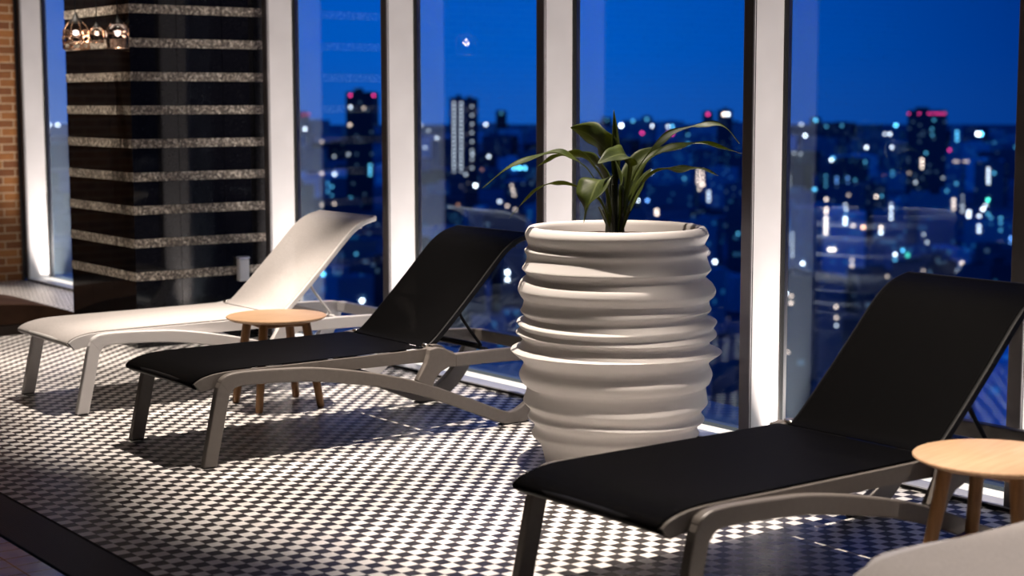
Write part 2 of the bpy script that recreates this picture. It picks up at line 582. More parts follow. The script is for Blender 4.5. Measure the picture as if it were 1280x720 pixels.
CX0, CX1, CY0, CY1 = 4.13, 5.055, 9.40, 10.42
colm = thing('granite_column', 'tall square black polished column with rough grey stone bands beside the white lounger', 'column', ((CX0 + CX1) / 2, (CY0 + CY1) / 2, 0))
ox, oy = (CX0 + CX1) / 2, (CY0 + CY1) / 2
link_mesh('core', box(BM(), CX0 + 0.006 - ox, CX1 - 0.006 - ox, CY0 + 0.006 - oy, CY1 - 0.006 - oy, 0, 4.0), m_joint, colm)
BANDS = [(0.418 + 0.2043 * k, 0.473 + 0.2043 * k) for k in range(0, 17)]
zs = [0.0] + [v for bnd in BANDS for v in bnd] + [4.0]
nx = [CX0 + (CX1 - CX0) * k / 3 for k in range(4)]
ny = [CY0 + (CY1 - CY0) * k / 3 for k in range(4)]
gp = 0.0015


def clad_row(z0, z1, inset):
    q = BM()
    for k in range(3):
        a0, a1 = nx[k] - ox + (gp if k else inset), nx[k + 1] - ox - (gp if k < 2 else inset)
        box(q, a0, a1, CY0 - oy + inset, CY0 - oy + 0.012, z0 + gp / 2, z1 - gp / 2)
        box(q, a0, a1, CY1 - oy - 0.012, CY1 - oy - inset, z0 + gp / 2, z1 - gp / 2)
        c0, c1 = ny[k] - oy + (gp if k else 0.013), ny[k + 1] - oy - (gp if k < 2 else 0.013)
        box(q, CX0 - ox + inset, CX0 - ox + 0.012, c0, c1, z0 + gp / 2, z1 - gp / 2)
        box(q, CX1 - ox - 0.012, CX1 - ox - inset, c0, c1, z0 + gp / 2, z1 - gp / 2)
    return q


zprev = 0.0
for z0, z1 in BANDS:
    if z1 > 4:
        break
    link_mesh('granite_slab', clad_row(zprev, z0, 0.0), m_granite, colm)
    link_mesh('stone_band', clad_row(z0, z1, -0.002), m_band, colm)
    zprev = z1
link_mesh('granite_slab', clad_row(zprev, 4.0, 0.0), m_granite, colm)

# small white box fixed on the column
dsp = thing('wall_box', 'small white box mounted low on the black column face', 'wall box', (4.85, CY0 - 0.002, 0.455))
m_wplastic = pbr('white_plastic', (0.75, 0.76, 0.80), 0.35)
link_mesh('cover', box(BM(), -0.036, 0.036, -0.045, 0.0, -0.078, 0.062), m_wplastic, dsp, bevel=0.008)
link_mesh('lid', box(BM(), -0.039, 0.039, -0.050, 0.0, 0.064, 0.080), pbr('blue_grey_plastic', (0.42, 0.46, 0.62), 0.3), dsp, bevel=0.006)


# ================================================================== HANGING LANTERNS
m_brass = pbr('antique_brass', (0.62, 0.42, 0.30), 0.25, metal=0.9)
m_blackmetal = pbr('black_metal', (0.012, 0.011, 0.011), 0.45, metal=0.5)
m_bulb = emit('lantern_bulb', (1.0, 0.84, 0.78), 3.6, True)
m_lglass, t, o_ = new_mat('lantern_glass')
fz_ = t.add('ShaderNodeFresnel', None, IOR=1.45)
tr = t.add('ShaderNodeBsdfTransparent', None, Color=c4(0.75, 0.68, 0.66))
gl = t.add('ShaderNodeBsdfGlossy', None, Color=c4(1, 1, 1), Roughness=0.05)
mx = t.add('ShaderNodeMixShader', None, i0=fz_.outputs[0], i1=tr.outputs[0], i2=gl.outputs[0])
t.l.new(mx.outputs[0], o_.inputs[0])


def lantern(px, py, X, rad, label, open_work):
    d = ray_dir(px, py)
    c = CAMP + d * (X / d.x)
    t_ = thing('hanging_lantern', label, 'lantern', c, 0, None)
    H_ = rad * 2.4

    def rr(v):  # v from 0 bottom to 1 top: onion dome
        if v < 0.55:
            return rad * (0.93 + 0.07 * math.sin(v / 0.55 * PI))
        return rad * math.cos((v - 0.55) / 0.45 * PI / 2 * 0.93)
    if open_work:
        q = BM()
        for k in range(8):
            th = 2 * PI * k / 8
            tube(q, [(rr(v) * math.cos(th), rr(v) * math.sin(th), (v - 0.5) * H_) for v in [i_ / 12 for i_ in range(13)]], 0.0032, 5)
        link_mesh('rib_cage', q, m_brass, t_, smooth=True)
        q = BM()
        for row in range(3):
            for k in range(8):
                th = 2 * PI * (k + 0.5) / 8
                v = 0.11 + 0.20 * row
                r0 = rr(v)
                cc = Vector((r0 * math.cos(th), r0 * math.sin(th), (v - 0.5) * H_))
                tn = Vector((-math.sin(th), math.cos(th), 0))
                pts = [cc + tn * (math.cos(a) * rad * 0.30) + Vector((0, 0, 1)) * (math.sin(a) * rad * 0.24) for a in [2 * PI * j / 10 for j in range(11)]]
                tube(q, pts, 0.0042, 4, caps=False)
        link_mesh('filigree', q, m_brass, t_, smooth=True)
    else:
        link_mesh('glass_shade', lathe(BM(), [(rr(v) * 0.97, (v - 0.5) * H_) for v in [i_ / 16 for i_ in range(17)]], 28, cap=False), m_lglass, t_, smooth=True)
        q = BM()
        for k in range(8):
            th = 2 * PI * k / 8
            tube(q, [(rr(v) * math.cos(th), rr(v) * math.sin(th), (v - 0.5) * H_) for v in [i_ / 12 for i_ in range(13)]], 0.0014, 5)
        link_mesh('rib_cage', q, m_brass, t_, smooth=True)
    for v in (0.0, 0.52):
        r0 = rr(v)
        link_mesh('ring', tube(BM(), [(r0 * math.cos(a), r0 * math.sin(a), (v - 0.5) * H_) for a in [2 * PI * j / 24 for j in range(25)]], 0.003, 6, caps=False), m_brass, t_, smooth=True)
    link_mesh('cap', lathe(BM(), [(rad * 0.55, 0.33 * H_), (rad * 0.5, 0.40 * H_), (rad * 0.25, 0.50 * H_), (rad * 0.12, 0.62 * H_), (0.004, 0.66 * H_)], 20), m_blackmetal, t_, smooth=True)
    link_mesh('cord', tube(BM(), [(0, 0, 0.62 * H_), (0, 0, 4.0 - c.z)], 0.003, 6), m_blackmetal, t_)
    link_mesh('bulb', lathe(BM(), [(0.003, -0.10 * H_), (rad * 0.16, -0.06 * H_), (rad * 0.3, 0.04 * H_), (rad * 0.3, 0.08 * H_), (rad * 0.1, 0.10 * H_)], 16), m_bulb, t_, smooth=True)
    light('lantern_glow', 'POINT', (0, 0, 0), 1.2, (1, 0.75, 0.55), (0, 0, 0), t_, shadow_soft_size=0.02)
    return t_


lantern(95, 42, 3.95, 0.080, 'openwork brass lantern with round filigree holes hanging before the black column', True)
lantern(147, 42, 3.95, 0.070, 'clear glass dome lantern hanging close to the corner of the black column', False)
lantern(121, 42, 4.04, 0.045, 'small dim copper lantern hanging between the filigree and the glass lanterns', False)

# ================================================================== LOW BROWN BENCH
m_brown = pbr('brown_leather', (0.042, 0.022, 0.014), 0.9, spec=0.1, noise=0.3, nscale=6, bump=0.3, bscale=40)
m_brown2 = pbr('dark_brown_base', (0.022, 0.012, 0.008), 0.7, noise=0.2)
pf = thing('low_ottoman', 'low dark brown upholstered ottoman on the mosaic floor behind the white lounger', 'ottoman', (3.35, 10.85, 0))
cp = [(-0.95, 0.075), (-0.955, 0.15), (-0.90, 0.195), (-0.6, 0.212), (0.0, 0.217), (0.27, 0.212), (0.45, 0.200), (0.60, 0.178), (0.74, 0.140), (0.83, 0.100), (0.845, 0.075)]
link_mesh('cushion', prism_xz(BM(), xz(cp, 3), -0.41, 0.43), m_brown, pf, smooth=True, bevel=0.012, segs=3)
link_mesh('base', box(BM(), -0.93, 0.82, -0.40, 0.42, 0.0, 0.075), m_brown2, pf, bevel=0.01)


# ================================================================== LOUNGERS
m_taupe = pbr('taupe_resin', (0.13, 0.115, 0.105), 0.42, noise=0.05, nscale=60, bump=0.1, bscale=400)
m_blk_alu = pbr('black_aluminium', (0.006, 0.006, 0.007), 0.45, spec=0.15)
m_white_resin = pbr('white_resin', (0.66, 0.64, 0.64), 0.42)
m_white_alu = pbr('white_aluminium', (0.72, 0.70, 0.69), 0.4)
m_rubber = pbr('black_rubber', (0.01, 0.01, 0.01), 0.7)
m_bfab = fabric('black_sling', (0.0018, 0.0017, 0.0019), 0.035, (1.0, 0.95, 0.9), 0.02)
m_wfab = fabric('white_sling', (0.60, 0.565, 0.55), 0.18, (1.0, 1.0, 1.0))
m_chrome = pbr('steel_pin', (0.8, 0.78, 0.75), 0.25, metal=1.0)


def fabric_sheet(path, half_w, thick, sag, hem=0.0):
    """sheet along an x-z path with sideways sag, real thickness"""
    n = len(path)
    cols = 9
    q = BM()
    top, bot = [], []
    for i, c in enumerate(path):
        a, b_ = path[max(0, i - 1)], path[min(n - 1, i + 1)]
        d = Vector((b_[0] - a[0], b_[1] - a[1])).normalized()
        nr = Vector((-d.y, d.x))
        s = sag * math.sin(PI * i / (n - 1)) ** 0.5
        rt, rb = [], []
        for k in range(cols):
            v = -1 + 2 * k / (cols - 1)
            dd = -s * (1 - v * v)
            p = Vector((c[0], c[1])) + nr * dd
            p2 = p - nr * thick
            rt.append(q.verts.new((p.x, v * half_w, p.y)))
            rb.append(q.verts.new((p2.x, v * half_w, p2.y)))
        top.append(rt)
        bot.append(rb)
    for i in range(n - 1):
        for k in range(cols - 1):
            q.faces.new([top[i][k], top[i + 1][k], top[i + 1][k + 1], top[i][k + 1]])
            q.faces.new([bot[i][k], bot[i][k + 1], bot[i + 1][k + 1], bot[i + 1][k]])
        q.faces.new([top[i][0], bot[i][0], bot[i + 1][0], top[i + 1][0]])
        q.faces.new([top[i][-1], top[i + 1][-1], bot[i + 1][-1], bot[i][-1]])
    for k in range(cols - 1):
        q.faces.new([top[0][k], top[0][k + 1], bot[0][k + 1], bot[0][k]])
        q.faces.new([top[-1][k], bot[-1][k], bot[-1][k + 1], top[-1][k + 1]])
    return q


def make_lounger(label, mf, mtube, mfab, loc):
    """local x runs from the foot end (0) to the head end (1.95), y across, z up"""
    L = thing('sun_lounger', label, 'sun lounger', loc)
    W_RAIL, W_ARM = 0.330, 0.3625
    # side rails under the seat cloth, ending in a down-curved nose
    top = [(0.006, 0.352), (0.03, 0.368), (0.07, 0.381), (0.13, 0.390), (0.24, 0.393), (0.60, 0.393), (1.14, 0.397), (1.19, 0.412), (1.235, 0.408), (1.27, 0.386), (1.31, 0.370)]
    bot = [(1.31, 0.306), (1.25, 0.312), (1.14, 0.336), (0.60, 0.340), (0.30, 0.342), (0.18, 0.338), (0.10, 0.328), (0.035, 0.318)]
    for s in (-1, 1):
        y0, y1 = sorted((s * (W_RAIL - 0.013), s * (W_RAIL + 0.013)))
        link_mesh('side_rail', prism_xz(BM(), xz(top, 4) + xz(bot, 4), y0, y1), mf, L, bevel=0.004)
    # outer arched frames with their front legs and the strut below the hinge
    for s in (-1, 1):
        y0, y1 = sorted((s * (W_ARM - 0.0185), s * (W_ARM + 0.0185)))
        leg = prism_xz(BM(), [(0.022, 0.004), (0.084, 0.004), (0.149, 0.298), (0.168, 0.322), (0.125, 0.370), (0.105, 0.352), (0.095, 0.335), (0.088, 0.310)], y0 + 0.0004, y1 - 0.0004)
        lg = link_mesh('leg', leg, mf, L, bevel=0.005)
        link_mesh('foot_pad', box(BM(), 0.026, 0.080, y0 + 0.003, y1 - 0.003, 0.0, 0.006), m_rubber, lg)
        up = [(0.104, 0.352), (0.118, 0.372), (0.15, 0.386), (0.20, 0.391), (0.30, 0.390), (0.43, 0.384), (0.56, 0.374), (0.75, 0.343), (0.95, 0.299), (1.12, 0.249), (1.35, 0.161), (1.50, 0.098), (1.585, 0.066), (1.625, 0.062), (1.67, 0.076), (1.75, 0.130), (1.82, 0.205), (1.865, 0.285), (1.88, 0.300)]
        dn = [(1.955, 0.300), (1.93, 0.235), (1.87, 0.135), (1.80, 0.060), (1.72, 0.012), (1.665, 0.004), (1.60, 0.004), (1.53, 0.020), (1.40, 0.076), (1.25, 0.137), (1.10, 0.193), (0.92, 0.246), (0.75, 0.281), (0.56, 0.312), (0.40, 0.326), (0.26, 0.331), (0.19, 0.330), (0.165, 0.318), (0.150, 0.298)]
        arch = prism_xz(BM(), xz(up, 3) + xz(dn, 3), y0, y1)
        af = link_mesh('arched_frame', arch, mf, L, bevel=0.006)
        link_mesh('foot_pad', box(BM(), 1.56, 1.72, y0 + 0.003, y1 - 0.003, 0.0, 0.007), m_rubber, af)
        # upright strut from arch to hinge
        st = [(1.085, 0.262), (1.105, 0.290), (1.135, 0.335), (1.15, 0.375), (1.155, 0.398), (1.20, 0.404), (1.235, 0.396), (1.27, 0.376), (1.297, 0.366), (1.297, 0.306), (1.26, 0.308), (1.215, 0.290), (1.185, 0.262), (1.165, 0.215)]
        link_mesh('hinge_strut', prism_xz(BM(), st, y0 + 0.0012, y1 - 0.0012), mf, L, bevel=0.005)
        # rear rail running to the head end
        rr_ = [(1.295, 0.366), (1.50, 0.367), (1.75, 0.362), (1.90, 0.355), (1.955, 0.345), (1.962, 0.300), (1.94, 0.290), (1.85, 0.296), (1.50, 0.304), (1.295, 0.306)]
        link_mesh('rear_rail', prism_xz(BM(), rr_, y0, y1), mf, L, bevel=0.006)
        link_mesh('hinge_pin', lathe(BM(), [(0.010, -0.016), (0.012, -0.013), (0.012, 0.013), (0.010, 0.016)], 14, (0, 0, 0)), m_chrome, L, smooth=True).matrix_local = Matrix.Translation((1.178, s * 0.305, 0.405)) @ Matrix.Rotation(PI / 2, 4, 'X')
    # cross members
    link_mesh('rear_crossbar', box(BM(), 1.915, 1.955, -0.345, 0.345, 0.292, 0.352), mf, L, bevel=0.006)
    link_mesh('front_crossbar', tube(BM(), [(0.13, -0.345, 0.352), (0.13, 0.345, 0.352)], 0.014, 10), mtube, L, smooth=True)
    link_mesh('hinge_crossbar', tube(BM(), [(1.15, -0.315, 0.360), (1.15, 0.315, 0.360)], 0.013, 10), mtube, L, smooth=True)
    # front lip under the cloth, with end caps
    link_mesh('front_lip', tube(BM(), [(0.016, -0.318, 0.345), (0.016, 0.318, 0.345)], 0.0145, 12), mtube, L, smooth=True)
    # seat cloth
    seat = xz([(0.020, 0.329), (0.001, 0.340), (0.001, 0.356), (0.028, 0.373), (0.07, 0.386), (0.13, 0.396), (0.24, 0.400), (0.6, 0.401), (0.9, 0.402), (1.15, 0.404)], 5)
    link_mesh('seat', fabric_sheet(seat, 0.331, 0.004, 0.008), mfab, L, smooth=True, angle=70)
    # backrest
    bk = xz([(1.165, 0.404), (1.21, 0.424), (1.30, 0.505), (1.45, 0.652), (1.58, 0.785), (1.64, 0.838), (1.70, 0.872), (1.775, 0.893)], 5)
    link_mesh('backrest', fabric_sheet(bk, 0.300, 0.004, 0.006), mfab, L, smooth=True, angle=70)
    bf = [(x + 0.010, z - 0.012) for x, z in bk]
    for s in (-1, 1):
        y0, y1 = sorted((s * 0.288, s * 0.312))
        link_mesh('back_frame', strip_xz(BM(), bf, 0.013, y0, y1), mtube, L, bevel=0.004)
        link_mesh('frame_knob', lathe(BM(), [(0.003, -0.006), (0.008, -0.004), (0.008, 0.004), (0.003, 0.006)], 10), mtube, L).location = (1.69, s * 0.300, 0.835)
    link_mesh('head_bar', tube(BM(), [(1.782, -0.300, 0.884), (1.782, 0.300, 0.884)], 0.012, 10), mtube, L, smooth=True)
    link_mesh('back_brace', tube(BM(), [(1.40, -0.300, 0.575), (1.40, 0.300, 0.575)], 0.010, 10), mtube, L, smooth=True)
    # wire prop that holds the backrest up
    p = []
    for s in (-1, 1):
        p.append([(1.375, s * 0.285, 0.560), (1.395, s * 0.287, 0.515), (1.45, s * 0.290, 0.440), (1.500, s * 0.292, 0.378)])
    pts = catmull(p[0], 4) + [Vector(v) for v in reversed([tuple(x) for x in catmull(p[1], 4)])]
    link_mesh('prop_rod', tube(BM(), pts, 0.0075, 8), mtube, L, smooth=True)
    link_mesh('prop_rest', tube(BM(), [(1.495, -0.346, 0.366), (1.495, 0.346, 0.366)], 0.008, 8), mtube, L, smooth=True)
    return L


XL = 2.930
L1 = make_lounger('black sling sun lounger with taupe frame left of the ribbed white pot', m_taupe, m_blk_alu, m_bfab, (XL, 6.472, 0))
L2 = copy_tree(L1)
L2.location = (XL, 3.592, 0)
L2['label'] = 'large black sling sun lounger overlapping the ribbed pot, beside the cut-off stool'
LW = make_lounger('white sling sun lounger with white frame beside the banded black column', m_white_resin, m_white_alu, m_wfab, (XL + 0.035, 7.915, 0))
LW2 = copy_tree(LW)
LW2.location = (XL + 0.02, 2.262, 0)
LW2['label'] = 'white sun lounger of which only one blurred corner shows below the cut-off stool'

# ================================================================== STOOLS / SIDE TABLES
m_wood, t, o_ = new_mat('oak_top')
tcn = t.add('ShaderNodeTexCoord')
mp = t.add('ShaderNodeMapping', None, Vector=tcn.outputs['Object'])
mp.inputs['Scale'].default_value = (3, 40, 40)
nz = t.add('ShaderNodeTexNoise', None, Vector=mp.outputs[0], Scale=2.0, Detail=5.0)
colr = t.ramp(nz.outputs[0], [(0.3, c4(0.44, 0.27, 0.155)), (0.7, c4(0.54, 0.35, 0.21))])
b = t.add('ShaderNodeBsdfPrincipled', None, Base_Color=colr, Roughness=0.42)
t.l.new(b.outputs[0], o_.inputs[0])
m_leg, t, o_ = new_mat('oak_leg')
tcn = t.add('ShaderNodeTexCoord')
mp = t.add('ShaderNodeMapping', None, Vector=tcn.outputs['Object'])
mp.inputs['Scale'].default_value = (40, 40, 3)
nz = t.add('ShaderNodeTexNoise', None, Vector=mp.outputs[0], Scale=2.0, Detail=5.0)
colr = t.ramp(nz.outputs[0], [(0.3, c4(0.20, 0.09, 0.03)), (0.7, c4(0.30, 0.145, 0.05))])
b = t.add('ShaderNodeBsdfPrincipled', None, Base_Color=colr, Roughness=0.45)
t.l.new(b.outputs[0], o_.inputs[0])


def make_stool(label, loc, rz):
    S = thing('wooden_stool', label, 'stool', loc, rz)
    r = 0.250
    link_mesh('tabletop', lathe(BM(), [(0.004, 0.437), (r - 0.02, 0.437), (r - 0.003, 0.446), (r, 0.450), (r - 0.002, 0.454), (r - 0.008, 0.456), (0.004, 0.456)], 64), m_wood, S, smooth=True)
    for k in range(4):
        a = R(45 + 90 * k)
        tp = Vector((0.155 * math.cos(a), 0.155 * math.sin(a), 0.438))
        ft = Vector((0.232 * math.cos(a), 0.232 * math.sin(a), 0.0))
        mid = (tp + ft) / 2
        link_mesh('leg', tube(BM(), [ft, ft + (tp - ft) * 0.02, mid, tp], [0.014, 0.0185, 0.0215, 0.0225], 16), m_leg, S, smooth=True)
    # apron right under the top and curved stretchers lower down
    for k in range(4):
        a, a2 = R(45 + 90 * k), R(135 + 90 * k)
        f = 0.168
        p0, p1 = Vector((f * math.cos(a), f * math.sin(a), 0)), Vector((f * math.cos(a2), f * math.sin(a2), 0))
        q = BM()
        mz = p0.lerp(p1, 0.5)
        for zz in ((0.400, 0.438),):
            tube(q, [p0 + Vector((0, 0, 0.418)), mz + Vector((0, 0, 0.422)), p1 + Vector((0, 0, 0.418))], 0.012, 8)
        link_mesh('apron', q, m_leg, S, smooth=True)
        f = 0.205
        p0, p1 = Vector((f * math.cos(a), f * math.sin(a), 0.150)), Vector((f * math.cos(a2), f * math.sin(a2), 0.150))
        q = BM()
        d = (p1 - p0).normalized()
        nrm = Vector((-d.y, d.x, 0))
        n = 14
        ring = []
        for i in range(n + 1):
            v = i / n
            c = p0.lerp(p1, v)
            edge = abs(2 * v - 1)
            zt = 0.020
            zb = 0.0 - 0.016 * edge ** 4
            ring.append([q.verts.new(c + nrm * 0.009 + Vector((0, 0, zt))), q.verts.new(c - nrm * 0.009 + Vector((0, 0, zt))), q.verts.new(c - nrm * 0.009 + Vector((0, 0, zb))), q.verts.new(c + nrm * 0.009 + Vector((0, 0, zb)))])
        for a_, b_ in zip(ring[:-1], ring[1:]):
            for kk in range(4):
                q.faces.new([a_[kk], a_[(kk + 1) % 4], b_[(kk + 1) % 4], b_[kk]])
        q.faces.new(ring[0])
        q.faces.new(ring[-1][::-1])
        link_mesh('stretcher', q, m_leg, S)
    link_mesh('knob', lathe(BM(), [(0.004, 0.395), (0.020, 0.400), (0.026, 0.412), (0.020, 0.426), (0.012, 0.437)], 16, (-0.01, -0.02, 0)), m_blackmetal, S, smooth=True)
    return S


make_stool('round wooden stool between the white lounger and the black lounger', (3.905, 7.200, 0), R(-7))
make_stool('round wooden stool cut by the picture edge, standing before the nearest black lounger', (4.050, 2.990, 0), R(12))

# ================================================================== POT AND PLANT
POT = (4.400, 5.168, 0)
m_pot = pbr('matte_white_pot', (0.66, 0.63, 0.615), 0.55, bump=0.08, bscale=200)
pot = thing('ribbed_planter', 'huge white barrel planter with stacked wavy ribs by the windows', 'planter', POT)
prof = [(0.29, 0.000), (0.296, 0.012), (0.312, 0.080), (0.324, 0.102), (0.340, 0.118), (0.351, 0.134), (0.345, 0.146), (0.342, 0.166), (0.352, 0.180), (0.369, 0.192), (0.373, 0.200), (0.364, 0.212), (0.360, 0.228),
        (0.372, 0.244), (0.385, 0.262), (0.383, 0.274), (0.377, 0.300), (0.374, 0.336), (0.392, 0.350), (0.406, 0.376), (0.403, 0.395), (0.388, 0.424), (0.398, 0.446), (0.425, 0.468), (0.4375, 0.480), (0.436, 0.487), (0.405, 0.500), (0.388, 0.522),
        (0.398, 0.538), (0.418, 0.552), (0.416, 0.560), (0.404, 0.576), (0.412, 0.588), (0.420, 0.600), (0.412, 0.608), (0.388, 0.618), (0.380, 0.632), (0.392, 0.645), (0.398, 0.656), (0.390, 0.668), (0.383, 0.694),
        (0.396, 0.708), (0.410, 0.728), (0.409, 0.742), (0.400, 0.766), (0.380, 0.786), (0.374, 0.796), (0.386, 0.814), (0.395, 0.826), (0.390, 0.836), (0.376, 0.862), (0.372, 0.880), (0.378, 0.894), (0.380, 0.904), (0.368, 0.916), (0.366, 0.926), (0.374, 0.944), (0.381, 0.962),
        (0.379, 0.976), (0.370, 0.992), (0.362, 0.999), (0.352, 1.000), (0.342, 0.995), (0.336, 0.980), (0.330, 0.93), (0.325, 0.90)]


def wob(th, i, r, z):
    k = min(1.0, z / 0.1) * min(1.0, max(0.0, (1.0 - z) / 0.12))
    if r < 0.337 and z > 0.5:
        k = 0
    dz = 0.0040 * math.sin(th * 1 + z * 23.0) + 0.003 * math.sin(2 * th + z * 37.0)
    dr = 0.0025 * math.sin(th * 2 + z * 31.0) + 0.0018 * math.sin(3 * th - z * 47.0)
    return dr * k, dz * k


def refine(pr_):
    return [(p.x, p.y) for p in catmull([(a, b_, 0) for a, b_ in pr_], 2)]


link_mesh('pot_body', lathe(BM(), refine(prof), 128, wob=wob, cap=False), m_pot, pot, smooth=True, angle=48)
m_soil = pbr('potting_soil', (0.045, 0.022, 0.014), 0.95, noise=0.6, nscale=60, bump=1.0, bscale=90)
q = BM()
rings = []
random.seed(4)
for i in range(9):
    rr_ = 0.331 * i / 8
    rings.append([q.verts.new((rr_ * math.cos(2 * PI * k / 40), rr_ * math.sin(2 * PI * k / 40), 0.950 + 0.012 * (1 - i / 8) + random.uniform(-0.004, 0.004))) for k in range(40)])
for a, b_ in zip(rings[:-1], rings[1:]):
    for k in range(40):
        q.faces.new([a[k], a[(k + 1) % 40], b_[(k + 1) % 40], b_[k]])
bmesh.ops.remove_doubles(q, verts=q.verts, dist=0.0005)
link_mesh('soil', q, m_soil, pot, smooth=True)

m_leaf, t, o_ = new_mat('glossy_leaf')
tcn = t.add('ShaderNodeTexCoord')
uv = t.add('ShaderNodeUVMap')
sp = t.add('ShaderNodeSeparateXYZ', None, i0=uv.outputs[0])
u_ = t.math('ABSOLUTE', t.math('SUBTRACT', sp.outputs[0], 0.5))
vein = t.math('LESS_THAN', u_, 0.03)
side = t.math('SINE', t.math('MULTIPLY', t.math('ADD', sp.outputs[1], t.math('MULTIPLY', u_, -0.35)), 110.0))
sidev = t.math('GREATER_THAN', side, 0.93)
nz = t.add('ShaderNodeTexNoise', None, Vector=tcn.outputs['Object'], Scale=14.0, Detail=3.0)
cg = t.ramp(nz.outputs[0], [(0.3, c4(0.016, 0.026, 0.005)), (0.7, c4(0.045, 0.060, 0.008))])
cg2 = t.mix(t.math('MULTIPLY', t.math('MAXIMUM', vein, t.math('MULTIPLY', sidev, 0.35)), 0.6), cg, c4(0.10, 0.12, 0.04))
b = t.add('ShaderNodeBsdfPrincipled', None, Base_Color=cg2, Roughness=0.5)
b.inputs['Specular IOR Level'].default_value = 0.28
tr = t.add('ShaderNodeBsdfTranslucent', None, Color=c4(0.42, 0.48, 0.04))
mx = t.add('ShaderNodeMixShader', None, i0=0.20, i1=b.outputs[0], i2=tr.outputs[0])
t.l.new(mx.outputs[0], o_.inputs[0])
m_stalk = pbr('leaf_stalk', (0.012, 0.015, 0.006), 0.5, noise=0.3)

plant = thing('leafy_plant', 'green leafy plant with long arching blades growing in the ribbed planter', 'plant', (POT[0], POT[1], 0.955))
Rv = Vector((_r.x, _r.y, 0))
Dv = Vector((math.sin(R(YAW)), math.cos(R(YAW)), 0))


def P3(px, py, d=0.0):
    """point of the plant seen at (px, py), d metres behind the pot's middle; local to the plant"""
    return Rv * ((px - 769.0) / 302.0 * (1 + d / 6.77)) + Dv * d + Vector((0, 0, 0.045 + (282.0 - py) / 296.0 * (1 + d / 6.77) + d * 0.08))


def leaf(pts, width, flat=0.0, start=0.3, name='leaf', twist=0.0, fold=0.25, wave=0.0, seed=0):
    """pts: 3D spine; blade grows from 'start' of the length; flat: side vector tilt"""
    sp_ = catmull(pts, 7)
    n = len(sp_)
    q = BM()
    uvl = q.loops.layers.uv.new('UVMap')
    rows = []
    vs_v = []
    cols = 7
    for i, p in enumerate(sp_):
        v = i / (n - 1)
        d = (sp_[min(n - 1, i + 1)] - sp_[max(0, i - 1)]).normalized()
        side_ = d.cross(Vector((0, 0, 1)))
        if side_.length < 0.15:
            side_ = d.cross(-Dv)
        side_.normalize()
        side_ = Matrix.Rotation(flat + twist * v, 3, d) @ side_
        nr = side_.cross(d).normalized()
        if v < start:
            w_ = 0.006 + 0.004 * (v / start)
        else:
            s = (v - start) / (1 - start)
            w_ = 0.008 * (1 - s) + width * (math.sin(PI * min(1, s ** 0.8)) ** 0.75) * (1 - 0.35 * s) + 0.0006
        row = []
        for k in range(cols):
            a = -1 + 2 * k / (cols - 1)
            wv = wave * math.sin(v * 22 + seed + (2 if a > 0 else 0)) * abs(a) * w_
            row.append(q.verts.new(p + side_ * (a * w_) + nr * (abs(a) ** 1.4 * w_ * fold + wv)))
        rows.append(row)
        vs_v.append(v)
    for i in range(n - 1):
        for k in range(cols - 1):
            f = q.faces.new([rows[i][k], rows[i][k + 1], rows[i + 1][k + 1], rows[i + 1][k]])
            for lp, (uu, vv) in zip(f.loops, ((k / (cols - 1), vs_v[i]), ((k + 1) / (cols - 1), vs_v[i]), ((k + 1) / (cols - 1), vs_v[i + 1]), (k / (cols - 1), vs_v[i + 1]))):
                lp[uvl].uv = (uu, vv)
    o = link_mesh(name, q, m_leaf, plant, smooth=True, angle=180)
    md = o.modifiers.new('solid', 'SOLIDIFY')
    md.thickness = 0.0012
    return o


leaf([P3(764, 286), P3(752, 250, -.02), P3(735, 215, -.04), P3(712, 196, -.05), P3(690, 190, -.06), P3(660, 196, -.07), P3(628, 210, -.08), P3(598, 232, -.09)], 0.026, start=0.30, wave=0.25, seed=1, flat=-0.25)
leaf([P3(766, 286, .04), P3(755, 235, .06), P3(738, 208, .08), P3(715, 198, .08), P3(692, 202, .08), P3(671, 212, .08)], 0.024, start=0.35, wave=0.3, seed=2, flat=0.5)
leaf([P3(762, 286, -.02), P3(748, 250, -.05), P3(728, 234, -.08), P3(700, 226, -.10), P3(678, 227, -.10), P3(655, 243, -.10), P3(632, 267, -.11)], 0.015, start=0.35, wave=0.3, seed=3, flat=0.3)
leaf([P3(768, 286, .02), P3(767, 235, .02), P3(762, 200, .03), P3(748, 183, .05), P3(732, 172, .08), P3(713, 166, .10)], 0.078, start=0.38, flat=1.0, fold=0.3, wave=0.12, seed=4)
leaf([P3(768, 286, .02), P3(767, 235, .02), P3(766, 200, .02), P3(766, 172, .02), P3(765, 141, .02)], 0.017, start=0.3, flat=0.2, fold=1.2, seed=5)
leaf([P3(773, 286, -.02), P3(780, 240, -.04), P3(784, 205, -.07), P3(778, 190, -.11), P3(762, 189, -.15), P3(741, 196, -.20)], 0.060, start=0.40, flat=-0.55, fold=0.2, wave=0.12, seed=6)
leaf([P3(764, 286, -.03), P3(757, 245, -.06), P3(750, 222, -.09), P3(742, 223, -.14), P3(733, 240, -.18), P3(724, 269, -.19)], 0.092, start=0.44, flat=0.15, fold=0.25, wave=0.08, seed=7)
leaf([P3(776, 286), P3(784, 240, .0), P3(800, 205, .0), P3(825, 178, -.01), P3(852, 163, -.02), P3(880, 157, -.03), P3(903, 160, -.04), P3(921, 179, -.05)], 0.024, start=0.30, wave=0.35, seed=8, flat=-0.35)
leaf([P3(776, 286, .05), P3(786, 240, .05), P3(804, 208, .05), P3(832, 192, .05), P3(865, 183, .04), P3(895, 186, .03), P3(926, 195, .02)], 0.022, start=0.33, wave=0.35, seed=9, flat=0.35)
